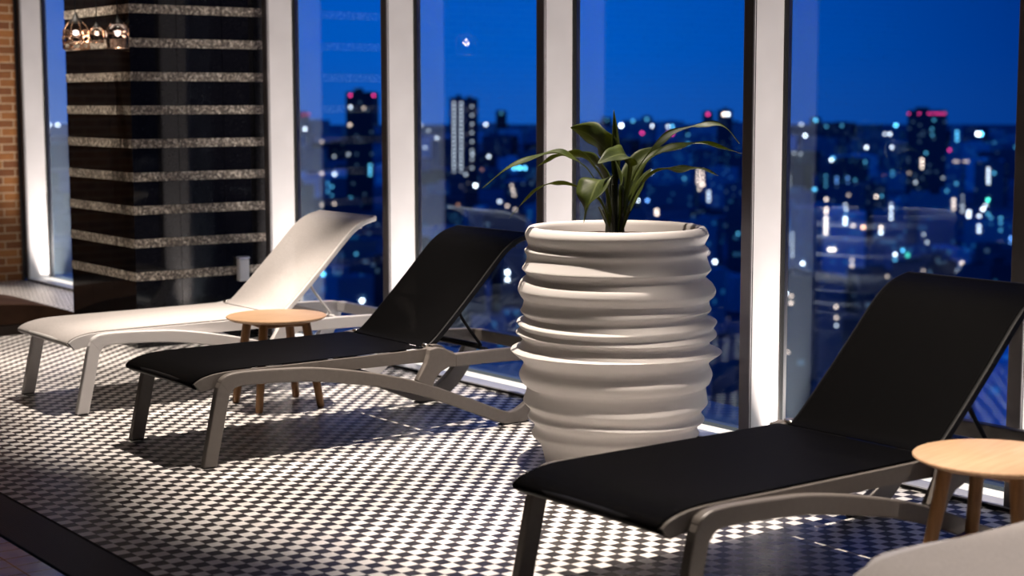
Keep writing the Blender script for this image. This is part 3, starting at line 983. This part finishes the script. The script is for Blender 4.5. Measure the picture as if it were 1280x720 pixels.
leaf([P3(774, 286, -.06), P3(788, 245, -.08), P3(804, 218, -.10), P3(826, 207, -.12), P3(850, 207, -.14), P3(872, 204, -.16), P3(892, 212, -.18)], 0.019, start=0.42, wave=0.4, seed=10, flat=-0.45)
leaf([P3(778, 286, .04), P3(783, 250, .06), P3(790, 220, .08), P3(806, 200, .10), P3(834, 191, .12)], 0.045, start=0.22, flat=0.9, seed=11, wave=0.1)
leaf([P3(770, 286, .06), P3(765, 250, .10), P3(752, 220, .14), P3(738, 206, .18), P3(722, 204, .22)], 0.042, start=0.25, flat=0.9, seed=12, wave=0.1)
leaf([P3(770, 286, -.05), P3(772, 255, -.06), P3(772, 225, -.05), P3(766, 200, -.03)], 0.034, start=0.2, flat=1.1, seed=13)
leaf([P3(778, 286, 0.0), P3(786, 262, -.02), P3(794, 240, -.03), P3(802, 222, -.03), P3(812, 210, -.03)], 0.020, start=0.2, flat=0.8, seed=14)
random.seed(9)
for k in range(22):
    a = random.uniform(0, 2 * PI)
    r0 = random.uniform(0.01, 0.05)
    r1 = r0 + random.uniform(0.0, 0.05)
    h = random.uniform(0.10, 0.26)
    link_mesh('stalk', tube(BM(), [(r0 * math.cos(a), r0 * math.sin(a), -0.005), (r0 * math.cos(a), r0 * math.sin(a), 0.05), (r1 * math.cos(a), r1 * math.sin(a), h)], [0.013, 0.010, 0.005], 8), m_stalk, plant, smooth=True)

# ================================================================== CITY OUTSIDE
GROUND = -100.0


def facade_mat(name, base, glow, dens, strength):
    m, t, o_ = new_mat(name)
    tcn = t.add('ShaderNodeTexCoord')
    oi = t.add('ShaderNodeObjectInfo')
    sp = t.add('ShaderNodeSeparateXYZ', None, i0=tcn.outputs['Object'])
    hx = t.math('ADD', sp.outputs[0], sp.outputs[1])
    cb = t.add('ShaderNodeCombineXYZ', None, i0=t.math('DIVIDE', hx, 3.4), i1=t.math('DIVIDE', sp.outputs[2], 3.3), i2=t.math('MULTIPLY', oi.outputs['Random'], 50.0))
    fl2 = t.add('ShaderNodeVectorMath', {'operation': 'FLOOR'}, i0=cb.outputs[0])
    wn = t.add('ShaderNodeTexWhiteNoise', {'noise_dimensions': '3D'}, Vector=fl2.outputs[0])
    lit = t.math('GREATER_THAN', wn.outputs[0], 1 - dens)
    fr2 = t.add('ShaderNodeVectorMath', {'operation': 'FRACTION'}, i0=cb.outputs[0])
    s2 = t.add('ShaderNodeSeparateXYZ', None, i0=fr2.outputs[0])
    win = t.math('MULTIPLY', t.math('GREATER_THAN', s2.outputs[0], 0.35), t.math('GREATER_THAN', s2.outputs[1], 0.45))
    geo = t.add('ShaderNodeNewGeometry')
    s3 = t.add('ShaderNodeSeparateXYZ', None, i0=geo.outputs['Normal'])
    wall = t.math('LESS_THAN', s3.outputs[2], 0.5)
    e_ = t.math('MULTIPLY', t.math('MULTIPLY', lit, win), t.math('MULTIPLY', wall, strength))
    k = t.math('MULTIPLY_ADD', oi.outputs['Random'], 1.0, 0.25)
    bc = t.add('ShaderNodeVectorMath', {'operation': 'SCALE'}, i0=base)
    t.put(bc, 'i3', k)
    b = t.add('ShaderNodeBsdfPrincipled', None, Roughness=0.7)
    t.l.new(bc.outputs[0], b.inputs['Base Color'])
    b.inputs['Emission Color'].default_value = tuple(glow) + (1,)
    t.put(b, 'Emission Strength', e_)
    t.l.new(b.outputs[0], o_.inputs[0])
    m.cycles.emission_sampling = 'NONE'
    return m


FAC = [facade_mat('concrete_facade', (0.22, 0.32, 0.42), (0.10, 0.45, 0.9), 0.10, 0.22),
       facade_mat('dark_facade', (0.07, 0.11, 0.15), (0.25, 0.5, 0.8), 0.06, 0.2),
       facade_mat('pale_facade', (0.42, 0.60, 0.74), (0.05, 0.4, 0.9), 0.12, 0.2),
       facade_mat('office_facade', (0.10, 0.12, 0.16), (0.6, 0.6, 0.65), 0.08, 0.2)]
m_beacon = emit('aviation_beacon', (1.0, 0.05, 0.30), 9.0)
LAMPM = {}


def lampmat(kind, s):
    key = (kind, s)
    if key not in LAMPM:
        colr_ = {'w': (0.75, 0.86, 1.0), 'c': (0.12, 0.60, 1.0), 'y': (1.0, 0.80, 0.68), 'o': (1.0, 0.50, 0.28), 'r': (1.0, 0.06, 0.35), 'g': (0.1, 1.0, 0.75), 'b': (0.15, 0.40, 1.0)}[kind]
        LAMPM[key] = emit('city_light_' + kind, colr_, s)
    return LAMPM[key]


m_ground, t, o_ = new_mat('city_ground')
tcn = t.add('ShaderNodeTexCoord')
nz = t.add('ShaderNodeTexNoise', None, Vector=tcn.outputs['Object'], Scale=0.012, Detail=6.0, Roughness=0.7)
colr = t.ramp(nz.outputs[0], [(0.35, c4(0.01, 0.02, 0.04)), (0.55, c4(0.09, 0.14, 0.22)), (0.75, c4(0.2, 0.28, 0.36))])
b = t.add('ShaderNodeBsdfPrincipled', None, Base_Color=colr, Roughness=0.9)
t.l.new(b.outputs[0], o_.inputs[0])
q = BM()
rings = []
for r_ in (60, 300, 900, 2500, 5000, 7600):
    rings.append([q.verts.new((r_ * math.sin(R(-20 + 130 * k / 24)), r_ * math.cos(R(-20 + 130 * k / 24)), GROUND)) for k in range(25)])
for a, b_ in zip(rings[:-1], rings[1:]):
    for k in range(24):
        q.faces.new([a[k], a[k + 1], b_[k + 1], b_[k]])
gnd = link_mesh('city_ground', q, m_ground)
gnd['kind'] = 'structure'

random.seed(21)
BLD = []   # (object, centre, rot, half x, half y, height)


def px_of(v):
    d = Vector(v) - CAMP
    z_ = d.dot(_fw)
    return 640 + F_PX * d.dot(_r2) / z_, 360 - F_PX * d.dot(_u2) / z_


def corners(c, rot, wx, wy):
    ax_, ay_ = Vector((math.cos(rot), math.sin(rot))), Vector((-math.sin(rot), math.cos(rot)))
    return [Vector((c[0], c[1])) + ax_ * (sx * wx) + ay_ * (sy * wy) for sx, sy in ((-1, -1), (1, -1), (1, 1), (-1, 1))], (ax_, ay_)


def clash(c, rot, wx, wy):
    A, axA = corners(c, rot, wx + 1, wy + 1)
    for (o, c2, rot2, wx2, wy2, h2) in BLD:
        if (Vector((c[0], c[1])) - c2.xy).length > wx + wy + wx2 + wy2:
            continue
        B, axB = corners(c2, rot2, wx2, wy2)
        if all(max(p.dot(ax) for p in A) > min(p.dot(ax) for p in B) and max(p.dot(ax) for p in B) > min(p.dot(ax) for p in A) for ax in axA + axB):
            return True
    return False


def building(az_deg, dist, wx, wy, h, mat, rot, label=None):
    x, y = dist * math.sin(R(az_deg)), dist * math.cos(R(az_deg))
    q = BM()
    box(q, -wx, wx, -wy, wy, 0, h)
    # parapet and rooftop plant room
    t_ = 0.8
    box(q, -wx, wx, -wy, -wy + t_, h, h + 1.2)
    box(q, -wx, wx, wy - t_, wy, h, h + 1.2)
    box(q, -wx, -wx + t_, -wy + t_, wy - t_, h, h + 1.2)
    box(q, wx - t_, wx, -wy + t_, wy - t_, h, h + 1.2)
    fx, fy = random.uniform(-0.4, 0.4) * wx, random.uniform(-0.3, 0.3) * wy
    box(q, fx - wx * 0.35, fx + wx * 0.35, fy - wy * 0.3, fy + wy * 0.3, h, h + random.uniform(2.5, 5))
    o = link_mesh('city_building', q, mat)
    o.location = (x, y, GROUND)
    o.rotation_euler = (0, 0, rot)
    pxx, pyy = px_of((x, y, GROUND + h))
    if label:
        tag(o, label, 'building')
    o['tone'] = mat.name.split('_')[0]
    o['dist'] = dist
    BLD.append((o, Vector((x, y, GROUND)), rot, wx, wy, h))
    return o


def az_at(px):
    d = ray_dir(px, 150)
    return math.degrees(math.atan2(d.x, d.y))


def h_for(py, dist):
    """height above the city ground of a roof seen at pixel row py"""
    return 100 + CAM_Z - (py - 128.5) / F_PX * dist


# single towers that stand out above the skyline
building(az_at(1159), 1700, 19, 18, h_for(140, 1700), FAC[1], R(-az_at(1159)), 'dark square tower topped by a row of red lights, above the nearest black lounger')
building(az_at(449), 1500, 12, 12, h_for(117, 1500), FAC[1], R(-az_at(449)), 'dark tower with red roof lights seen above the white lounger back')
building(az_at(571), 1500, 6.6, 8, h_for(124, 1500), FAC[3], R(-az_at(571)), 'tall slim tower with pale lit stripes left of the plant')
building(az_at(589), 1560, 6.6, 8, h_for(125, 1560), FAC[3], R(-az_at(589)), 'tall dim tower standing right beside the striped slim tower')
building(az_at(906), 2600, 12, 12, h_for(139, 2600), FAC[1], R(-az_at(906)), 'dark tower on the skyline behind the tips of the right-hand leaves')
building(az_at(1196), 2300, 7, 10, h_for(158, 2300), FAC[2], R(-az_at(1196)), 'slim pale tower just beside the dark tower with red lights')

rings_ = [500, 620, 780, 980, 1230, 1550, 1950, 2450, 3100, 4000, 5400]
for ri, dist in enumerate(rings_):
    az_ = 19.3 + random.uniform(0, 1)
    while az_ < 55.5:
        span = random.uniform(1.0, 2.1)
        amid = az_ + span / 2
        dd = dist * random.uniform(0.92, 1.09)
        wx = max(7.0, math.tan(R(span * 0.80)) * dd / 2)
        wx = min(wx, 26 if dist < 2000 else 60)
        h = random.choice([14, 18, 22, 26, 30, 34, 42]) * random.uniform(0.85, 1.15) * (1.0 if dist < 2500 else 1.15)
        h = min(h, 100 - 0.020 * dd if dist < 3500 else 60)
        h = max(h, 9)
        pxx, _ = px_of((dd * math.sin(R(amid)), dd * math.cos(R(amid)), 0))
        vis = any(a - 12 < pxx < b_ + 12 for a, b_ in ((58, 80), (368, 480), (523, 675), (722, 930), (983, 1266)))
        if vis:
            wy = random.uniform(8, 20)
            rot = R(-amid + random.choice([-30, -12, 0, 15, 35]))
            mt = random.choice(FAC[:3] + FAC[1:3])
            cpos = (dd * math.sin(R(amid)), dd * math.cos(R(amid)))
            for _ in range(8):
                if not clash(cpos, rot, wx, wy):
                    building(amid, dd, wx, wy, h, mt, rot)
                    break
                wx, wy = wx * 0.85, wy * 0.85
        az_ += span


def hit_building(px, py):
    d = ray_dir(px, py).normalized()
    best = None
    for (o, c, rot, wx, wy, h) in BLD:
        mr = Matrix.Rotation(-rot, 3, 'Z')
        p = mr @ (CAMP - c)
        v = mr @ d
        t0, t1 = 0, 1e9
        ax = None
        ok = True
        for i, (lo, hi) in enumerate(((-wx, wx), (-wy, wy), (0, h))):
            if abs(v[i]) < 1e-9:
                if not lo <= p[i] <= hi:
                    ok = False
                    break
                continue
            a, b_ = (lo - p[i]) / v[i], (hi - p[i]) / v[i]
            if a > b_:
                a, b_ = b_, a
            if a > t0:
                t0, ax = a, i
            t1 = min(t1, b_)
            if t0 > t1:
                ok = False
                break
        if ok and ax is not None and (best is None or t0 < best[0]):
            best = (t0, o, p + v * t0, ax, rot)
    return best, d


m_pole = pbr('lamp_post', (0.02, 0.02, 0.025), 0.5)


STREET = []


def city_light(px, py, kind='w', s=8.0, wpx=3.4, hpx=None, beacon=False):
    hpx = hpx or wpx
    wpx, hpx, s = wpx * 0.72, hpx * 0.72, round(s * 1.05, 1)
    best, d = hit_building(px, py)
    if best is not None:
        t0, o, pl, ax, rot = best
        sw, sh = wpx * t0 / F_PX / 2, hpx * t0 / F_PX / 2
        q = BM()
        if ax == 2 or beacon:
            box(q, pl.x - sw, pl.x + sw, pl.y - sw, pl.y + sw, pl.z, pl.z + 2 * sh)
        elif ax == 0:
            sgn = -1 if pl.x < 0 else 1
            x0, x1 = sorted((pl.x, pl.x + sgn * 0.5))
            box(q, x0, x1, pl.y - sw, pl.y + sw, pl.z - sh, pl.z + sh)
        else:
            sgn = -1 if pl.y < 0 else 1
            y0, y1 = sorted((pl.y, pl.y + sgn * 0.5))
            box(q, pl.x - sw, pl.x + sw, y0, y1, pl.z - sh, pl.z + sh)
        return link_mesh('roof_beacon' if kind == 'r' else 'lit_window', q, lampmat(kind, s), o)
    if d.z < -0.012:
        # a lamp on a post at street level
        t0 = (GROUND + 8 - CAM_Z) / d.z
        p = CAMP + d * t0
        sw = wpx * t0 / F_PX / 2
        q = BM()
        lp = thing('street_lamp', None, 'street lamp', (p.x, p.y, GROUND), 0, None)
        lp['tint'] = {'w': 'white', 'c': 'cyan', 'y': 'warm white', 'o': 'orange', 'r': 'red', 'g': 'green', 'b': 'blue'}[kind]
        STREET.append(lp)
        link_mesh('pole', tube(BM(), [(0, 0, 0), (0, 0, 8 - sw)], 0.12, 6), m_pole, lp)
        box(q, -sw, sw, -sw, sw, 8 - sw, 8 + sw)
        link_mesh('lamp_head', q, lampmat(kind, s), lp)
        return lp
    # a far tower that carries the light
    dist = 5200.0
    az_ = az_at(px)
    building(az_, dist, 17, 17, h_for(py - 2, dist), FAC[1], R(-az_))
    return city_light(px, py + 0.4, kind, s / 1.05, wpx / 0.72, hpx / 0.72)


for pxx in (1136, 1149, 1161, 1165, 1169.5, 1173, 1177, 1181):
    city_light(pxx, 142, 'r', 3.0, 2.4, 2.0)
for pxx in (438, 467):
    city_light(pxx, 119, 'r', 4.0, 3.2)
LIGHTS = []


def Z(ox, oy, scl, items):
    for it in items:
        LIGHTS.append((ox + it[0] / scl, oy + it[1] / scl) + tuple(it[2:]))


Z(960, 120, 4.0, [(238, 120, 'c', 5), (185, 198, 'w', 9), (167, 142, 'w', 2), (292, 152, 'c', 1.2), (370, 148, 'c', 1.2), (640, 146, 'c', 7), (585, 190, 'w', 4), (610, 190, 'w', 6), (492, 257, 'w', 8), (620, 257, 'w', 7),
    (316, 320, 'w', 8), (326, 318, 'c', 6), (770, 320, 'y', 5), (770, 338, 'y', 4), (770, 356, 'y', 4), (908, 270, 'r', 3), (1050, 190, 'w', 11, 6, 5), (1066, 190, 'c', 11, 5, 5), (945, 180, 'c', 3), (945, 200, 'c', 3), (945, 220, 'c', 3),
    (940, 327, 'y', 1.6, 9, 2), (990, 327, 'y', 1.6, 9, 2), (1102, 365, 'w', 3.5), (1102, 382, 'w', 3.5), (1102, 400, 'w', 3.5), (1102, 417, 'w', 3.5), (1102, 434, 'w', 3.5), (1130, 385, 'c', 2), (232, 468, 'c', 5), (403, 495, 'y', 1.6), (540, 503, 'y', 7), (567, 500, 'c', 2), (737, 432, 'w', 2),
    (292, 517, 'y', 5), (292, 541, 'y', 5.5), (291, 565, 'y', 6), (290, 589, 'y', 6), (290, 613, 'y', 6.5), (290, 637, 'y', 6.5), (290, 661, 'y', 6.5), (289, 685, 'y', 6),
    (387, 545, 'w', 3), (387, 568, 'w', 7), (386, 591, 'c', 5), (386, 613, 'w', 8), (385, 636, 'w', 7), (425, 648, 'y', 3.5), (477, 656, 'o', 8), (565, 657, 'y', 6), (565, 683, 'w', 7.5), (616, 542, 'w', 3), (616, 565, 'w', 5), (616, 588, 'w', 4), (616, 612, 'w', 4),
    (928, 520, 'y', 4), (928, 542, 'y', 4), (928, 563, 'y', 3), (972, 500, 'w', 1.5), (972, 525, 'w', 1.5), (972, 550, 'w', 1.5), (972, 575, 'w', 1.5), (1005, 580, 'w', 6), (1003, 600, 'w', 7), (1100, 520, 'g', 7), (1088, 548, 'w', 7), (1075, 566, 'w', 8),
    (1056, 600, 'w', 4), (1056, 625, 'w', 4), (1055, 650, 'w', 4.5), (1055, 675, 'w', 5), (1100, 590, 'c', 1.5), (1115, 610, 'c', 1.5), (1100, 630, 'c', 1.5), (1115, 650, 'c', 1.2), (1163, 610, 'c', 1.5), (1163, 640, 'c', 1.5), (1163, 670, 'c', 1.2), (1215, 710, 'b', 4),
    (290, 400, 'c', 1.2), (290, 425, 'c', 1.2), (290, 450, 'c', 1.2), (343, 410, 'b', 2), (343, 430, 'b', 2), (398, 410, 'b', 1.8), (398, 435, 'b', 1.8), (435, 420, 'c', 1), (622, 380, 'c', 1), (622, 405, 'c', 1), (580, 400, 'o', 1.2), (705, 385, 'y', 1), (130, 285, 'w', 1.2), (163, 290, 'w', 1.2), (485, 330, 'c', 1.5), (790, 285, 'c', 1.5),
    (820, 165, 'c', 1.0), (822, 195, 'c', 1.0), (830, 120, 'c', 1.0), (875, 410, 'w', 1.0), (895, 475, 'c', 1.4), (942, 438, 'c', 1.4), (110, 410, 'w', 0.8), (110, 440, 'w', 0.8), (1100, 237, 'c', 1.2), (1130, 237, 'c', 1.4), (1240, 255, 'c', 1.0)])
Z(960, 280, 4.0, [(309, 128, 'y', 8), (329, 128, 'y', 8), (172, 197, 'w', 12), (88, 345, 'w', 11), (115, 360, 'y', 3), (114, 395, 'y', 4), (420, 180, 'y', 2.2), (420, 208, 'y', 3), (478, 228, 'w', 4.5), (638, 123, 'w', 9), (638, 152, 'w', 9), (637, 178, 'c', 2.5), (676, 132, 'c', 5), (700, 155, 'g', 1.5, 6), (795, 92, 'w', 2), (778, 52, 'w', 1.5),
    (968, 195, 'y', 4), (940, 212, 'w', 6), (940, 240, 'w', 8), (1158, 97, 'y', 6), (1215, 72, 'b', 4), (1215, 97, 'b', 4), (340, 413, 'y', 4), (342, 468, 'y', 3), (342, 507, 'w', 2.5), (595, 262, 'y', 1.5), (778, 235, 'y', 1.2), (287, 263, 'y', 1.3), (120, 50, 'w', 1.5), (120, 78, 'w', 1.8), (120, 106, 'w', 2), (120, 134, 'w', 1.8), (120, 158, 'w', 1.8), (98, 60, 'w', 1), (98, 90, 'w', 1), (98, 640, 'y', 3)])
Z(560, 120, 3.2, [(1040, 72, 'r', 3.5), (1104, 73, 'y', 8, 4), (1120, 73, 'w', 8, 4), (695, 118, 'w', 16, 4), (740, 100, 'c', 2.5), (795, 92, 'c', 2.5), (815, 120, 'w', 9), (880, 122, 'w', 4), (897, 122, 'c', 5), (628, 120, 'y', 4), (593, 118, 'w', 2), (776, 148, 'r', 4), (882, 152, 'r', 5), (896, 152, 'r', 4),
    (150, 113, 'w', 4), (213, 68, 'c', 0.8), (163, 242, 'w', 4.5), (110, 358, 'w', 13, 4), (265, 288, 'c', 7, 4), (287, 288, 'c', 9, 4), (308, 288, 'c', 7, 4), (758, 417, 'w', 12, 4), (798, 418, 'b', 6), (835, 458, 'y', 5), (835, 472, 'y', 5), (816, 306, 'w', 6), (752, 370, 'c', 4),
    (1000, 300, 'y', 4), (1018, 300, 'y', 4), (1000, 318, 'y', 5), (1018, 318, 'y', 5), (1000, 336, 'y', 6), (1018, 336, 'y', 6), (1000, 354, 'y', 6), (1018, 354, 'y', 6), (1004, 372, 'y', 6), (1043, 385, 'w', 3.5), (1043, 402, 'w', 3.5), (1043, 418, 'w', 3),
    (1068, 663, 'w', 9, 4.4), (1036, 627, 'y', 3), (237, 703, 'w', 9, 4.4), (945, 330, 'c', 1.5), (960, 160, 'c', 1.5), (960, 190, 'c', 1.5), (660, 400, 'b', 3), (1160, 550, 'c', 2), (1020, 490, 'c', 1.5), (635, 95, 'c', .8)])
Z(360, 340, 3.2, [(877, 5, 'w', 8, 4.4), (877, 30, 'w', 8, 4.4)])
for k in range(18):
    LIGHTS.append((567.5, 129 + 5.0 * k, 'w', 1.7 if k < 17 else 1))
    LIGHTS.append((576.5, 129 + 5.0 * k, 'w', 1.7 if k < 17 else 1))
for k in range(8):
    LIGHTS.append((590, 133 + 11 * k, 'w', 1.2))
Z(360, 100, 3.556, [(75, 218, 'w', 8), (70, 152, 'r', 1), (92, 152, 'r', 1), (278, 120, 'w', 5), (337, 125, 'y', 2), (275, 200, 'y', 3.5), (150, 275, 'y', 2.5), (150, 415, 'y', 3), (207, 418, 'w', 6), (365, 380, 'c', 3), (365, 400, 'c', 4), (365, 420, 'c', 3), (175, 460, 'c', 2), (195, 475, 'c', 2), (175, 495, 'c', 2.4), (195, 515, 'c', 2),
    (280, 525, 'c', 5), (268, 330, 'w', 1.5), (205, 340, 'w', 1.5), (150, 555, 'y', 2.4), (205, 550, 'y', 2.4), (880, 198, 'w', 6), (893, 340, 'w', 5), (948, 148, 'c', 1), (820, 330, 'w', 2.5), (662, 258, 'w', 2.6), (610, 300, 'w', 2), (625, 225, 'w', 1.4), (592, 200, 'w', 1.3),
    (995, 470, 'y', 2.5), (1000, 490, 'y', 3), (1005, 510, 'y', 2.5), (940, 540, 'w', 3.5), (975, 560, 'y', 3), (940, 580, 'y', 3), (975, 590, 'y', 3.4), (1005, 600, 'y', 3), (1010, 575, 'y', 2.5), (755, 555, 'o', 1.2), (865, 400, 'o', 1), (790, 420, 'w', 2)])
Z(320, 180, 3.2, [(268, 525, 'c', 6, 4), (423, 627, 'w', 12, 4.6), (423, 655, 'w', 4, 3.4), (400, 440, 'c', 1.5)])
LIGHTS += [(61.5, 156, 'w', 8), (72, 156, 'w', 8)]
for it in LIGHTS:
    city_light(*it)

# names for the distant things: tone, lights and place in the panes
PANES = [(81, 'pane beside the brick wall', 58, 81), (482, 'pane by the white lounger', 366, 482), (676, 'pane left of the plant', 521, 676), (935, 'pane behind the plant', 719, 932), (1400, 'wide right-hand pane', 983, 1266)]


def place_of(px):
    for hi, txt, a, b in PANES:
        if px <= hi:
            f = (px - a) / (b - a)
            part = 'left edge' if f < 0.15 else 'left part' if f < 0.38 else 'middle' if f < 0.62 else 'right part' if f < 0.85 else 'right edge'
            return part, txt
    return 'middle', PANES[-1][1]


TONE = {'concrete': 'blue-grey', 'dark': 'dark', 'pale': 'pale blue', 'office': 'navy'}
for (o, c, rot, wx, wy, h) in BLD:
    tone, dist = o['tone'], o['dist']
    del o['tone']
    del o['dist']
    if 'label' in o:
        continue
    pxx, _ = px_of(c + Vector((0, 0, h)))
    part, pane = place_of(pxx)
    n = len(o.children)
    lights = 'unlit' if n == 0 else 'one-light' if n == 1 else 'two-light' if n == 2 else 'many-light'
    level = 'low' if dist < 700 else 'lower' if dist < 1100 else 'mid-height' if dist < 1800 else 'upper' if dist < 3000 else 'skyline'
    tag(o, '%s %s %s city building, %s of the %s' % (TONE[tone], lights, level, part, pane), 'building', 'blurred city buildings in the ' + pane)
for lp in STREET:
    pxx, pyy = px_of(Vector(lp.location) + Vector((0, 0, 8)))
    part, pane = place_of(pxx)
    level = 'low' if pyy > 360 else 'lower' if pyy > 280 else 'mid-height' if pyy > 220 else 'upper'
    tint = lp['tint']
    del lp['tint']
    tag(lp, '%s %s city street lamp, %s of the %s' % (tint, level, part, pane), 'street lamp', 'city street lamps in the ' + pane)
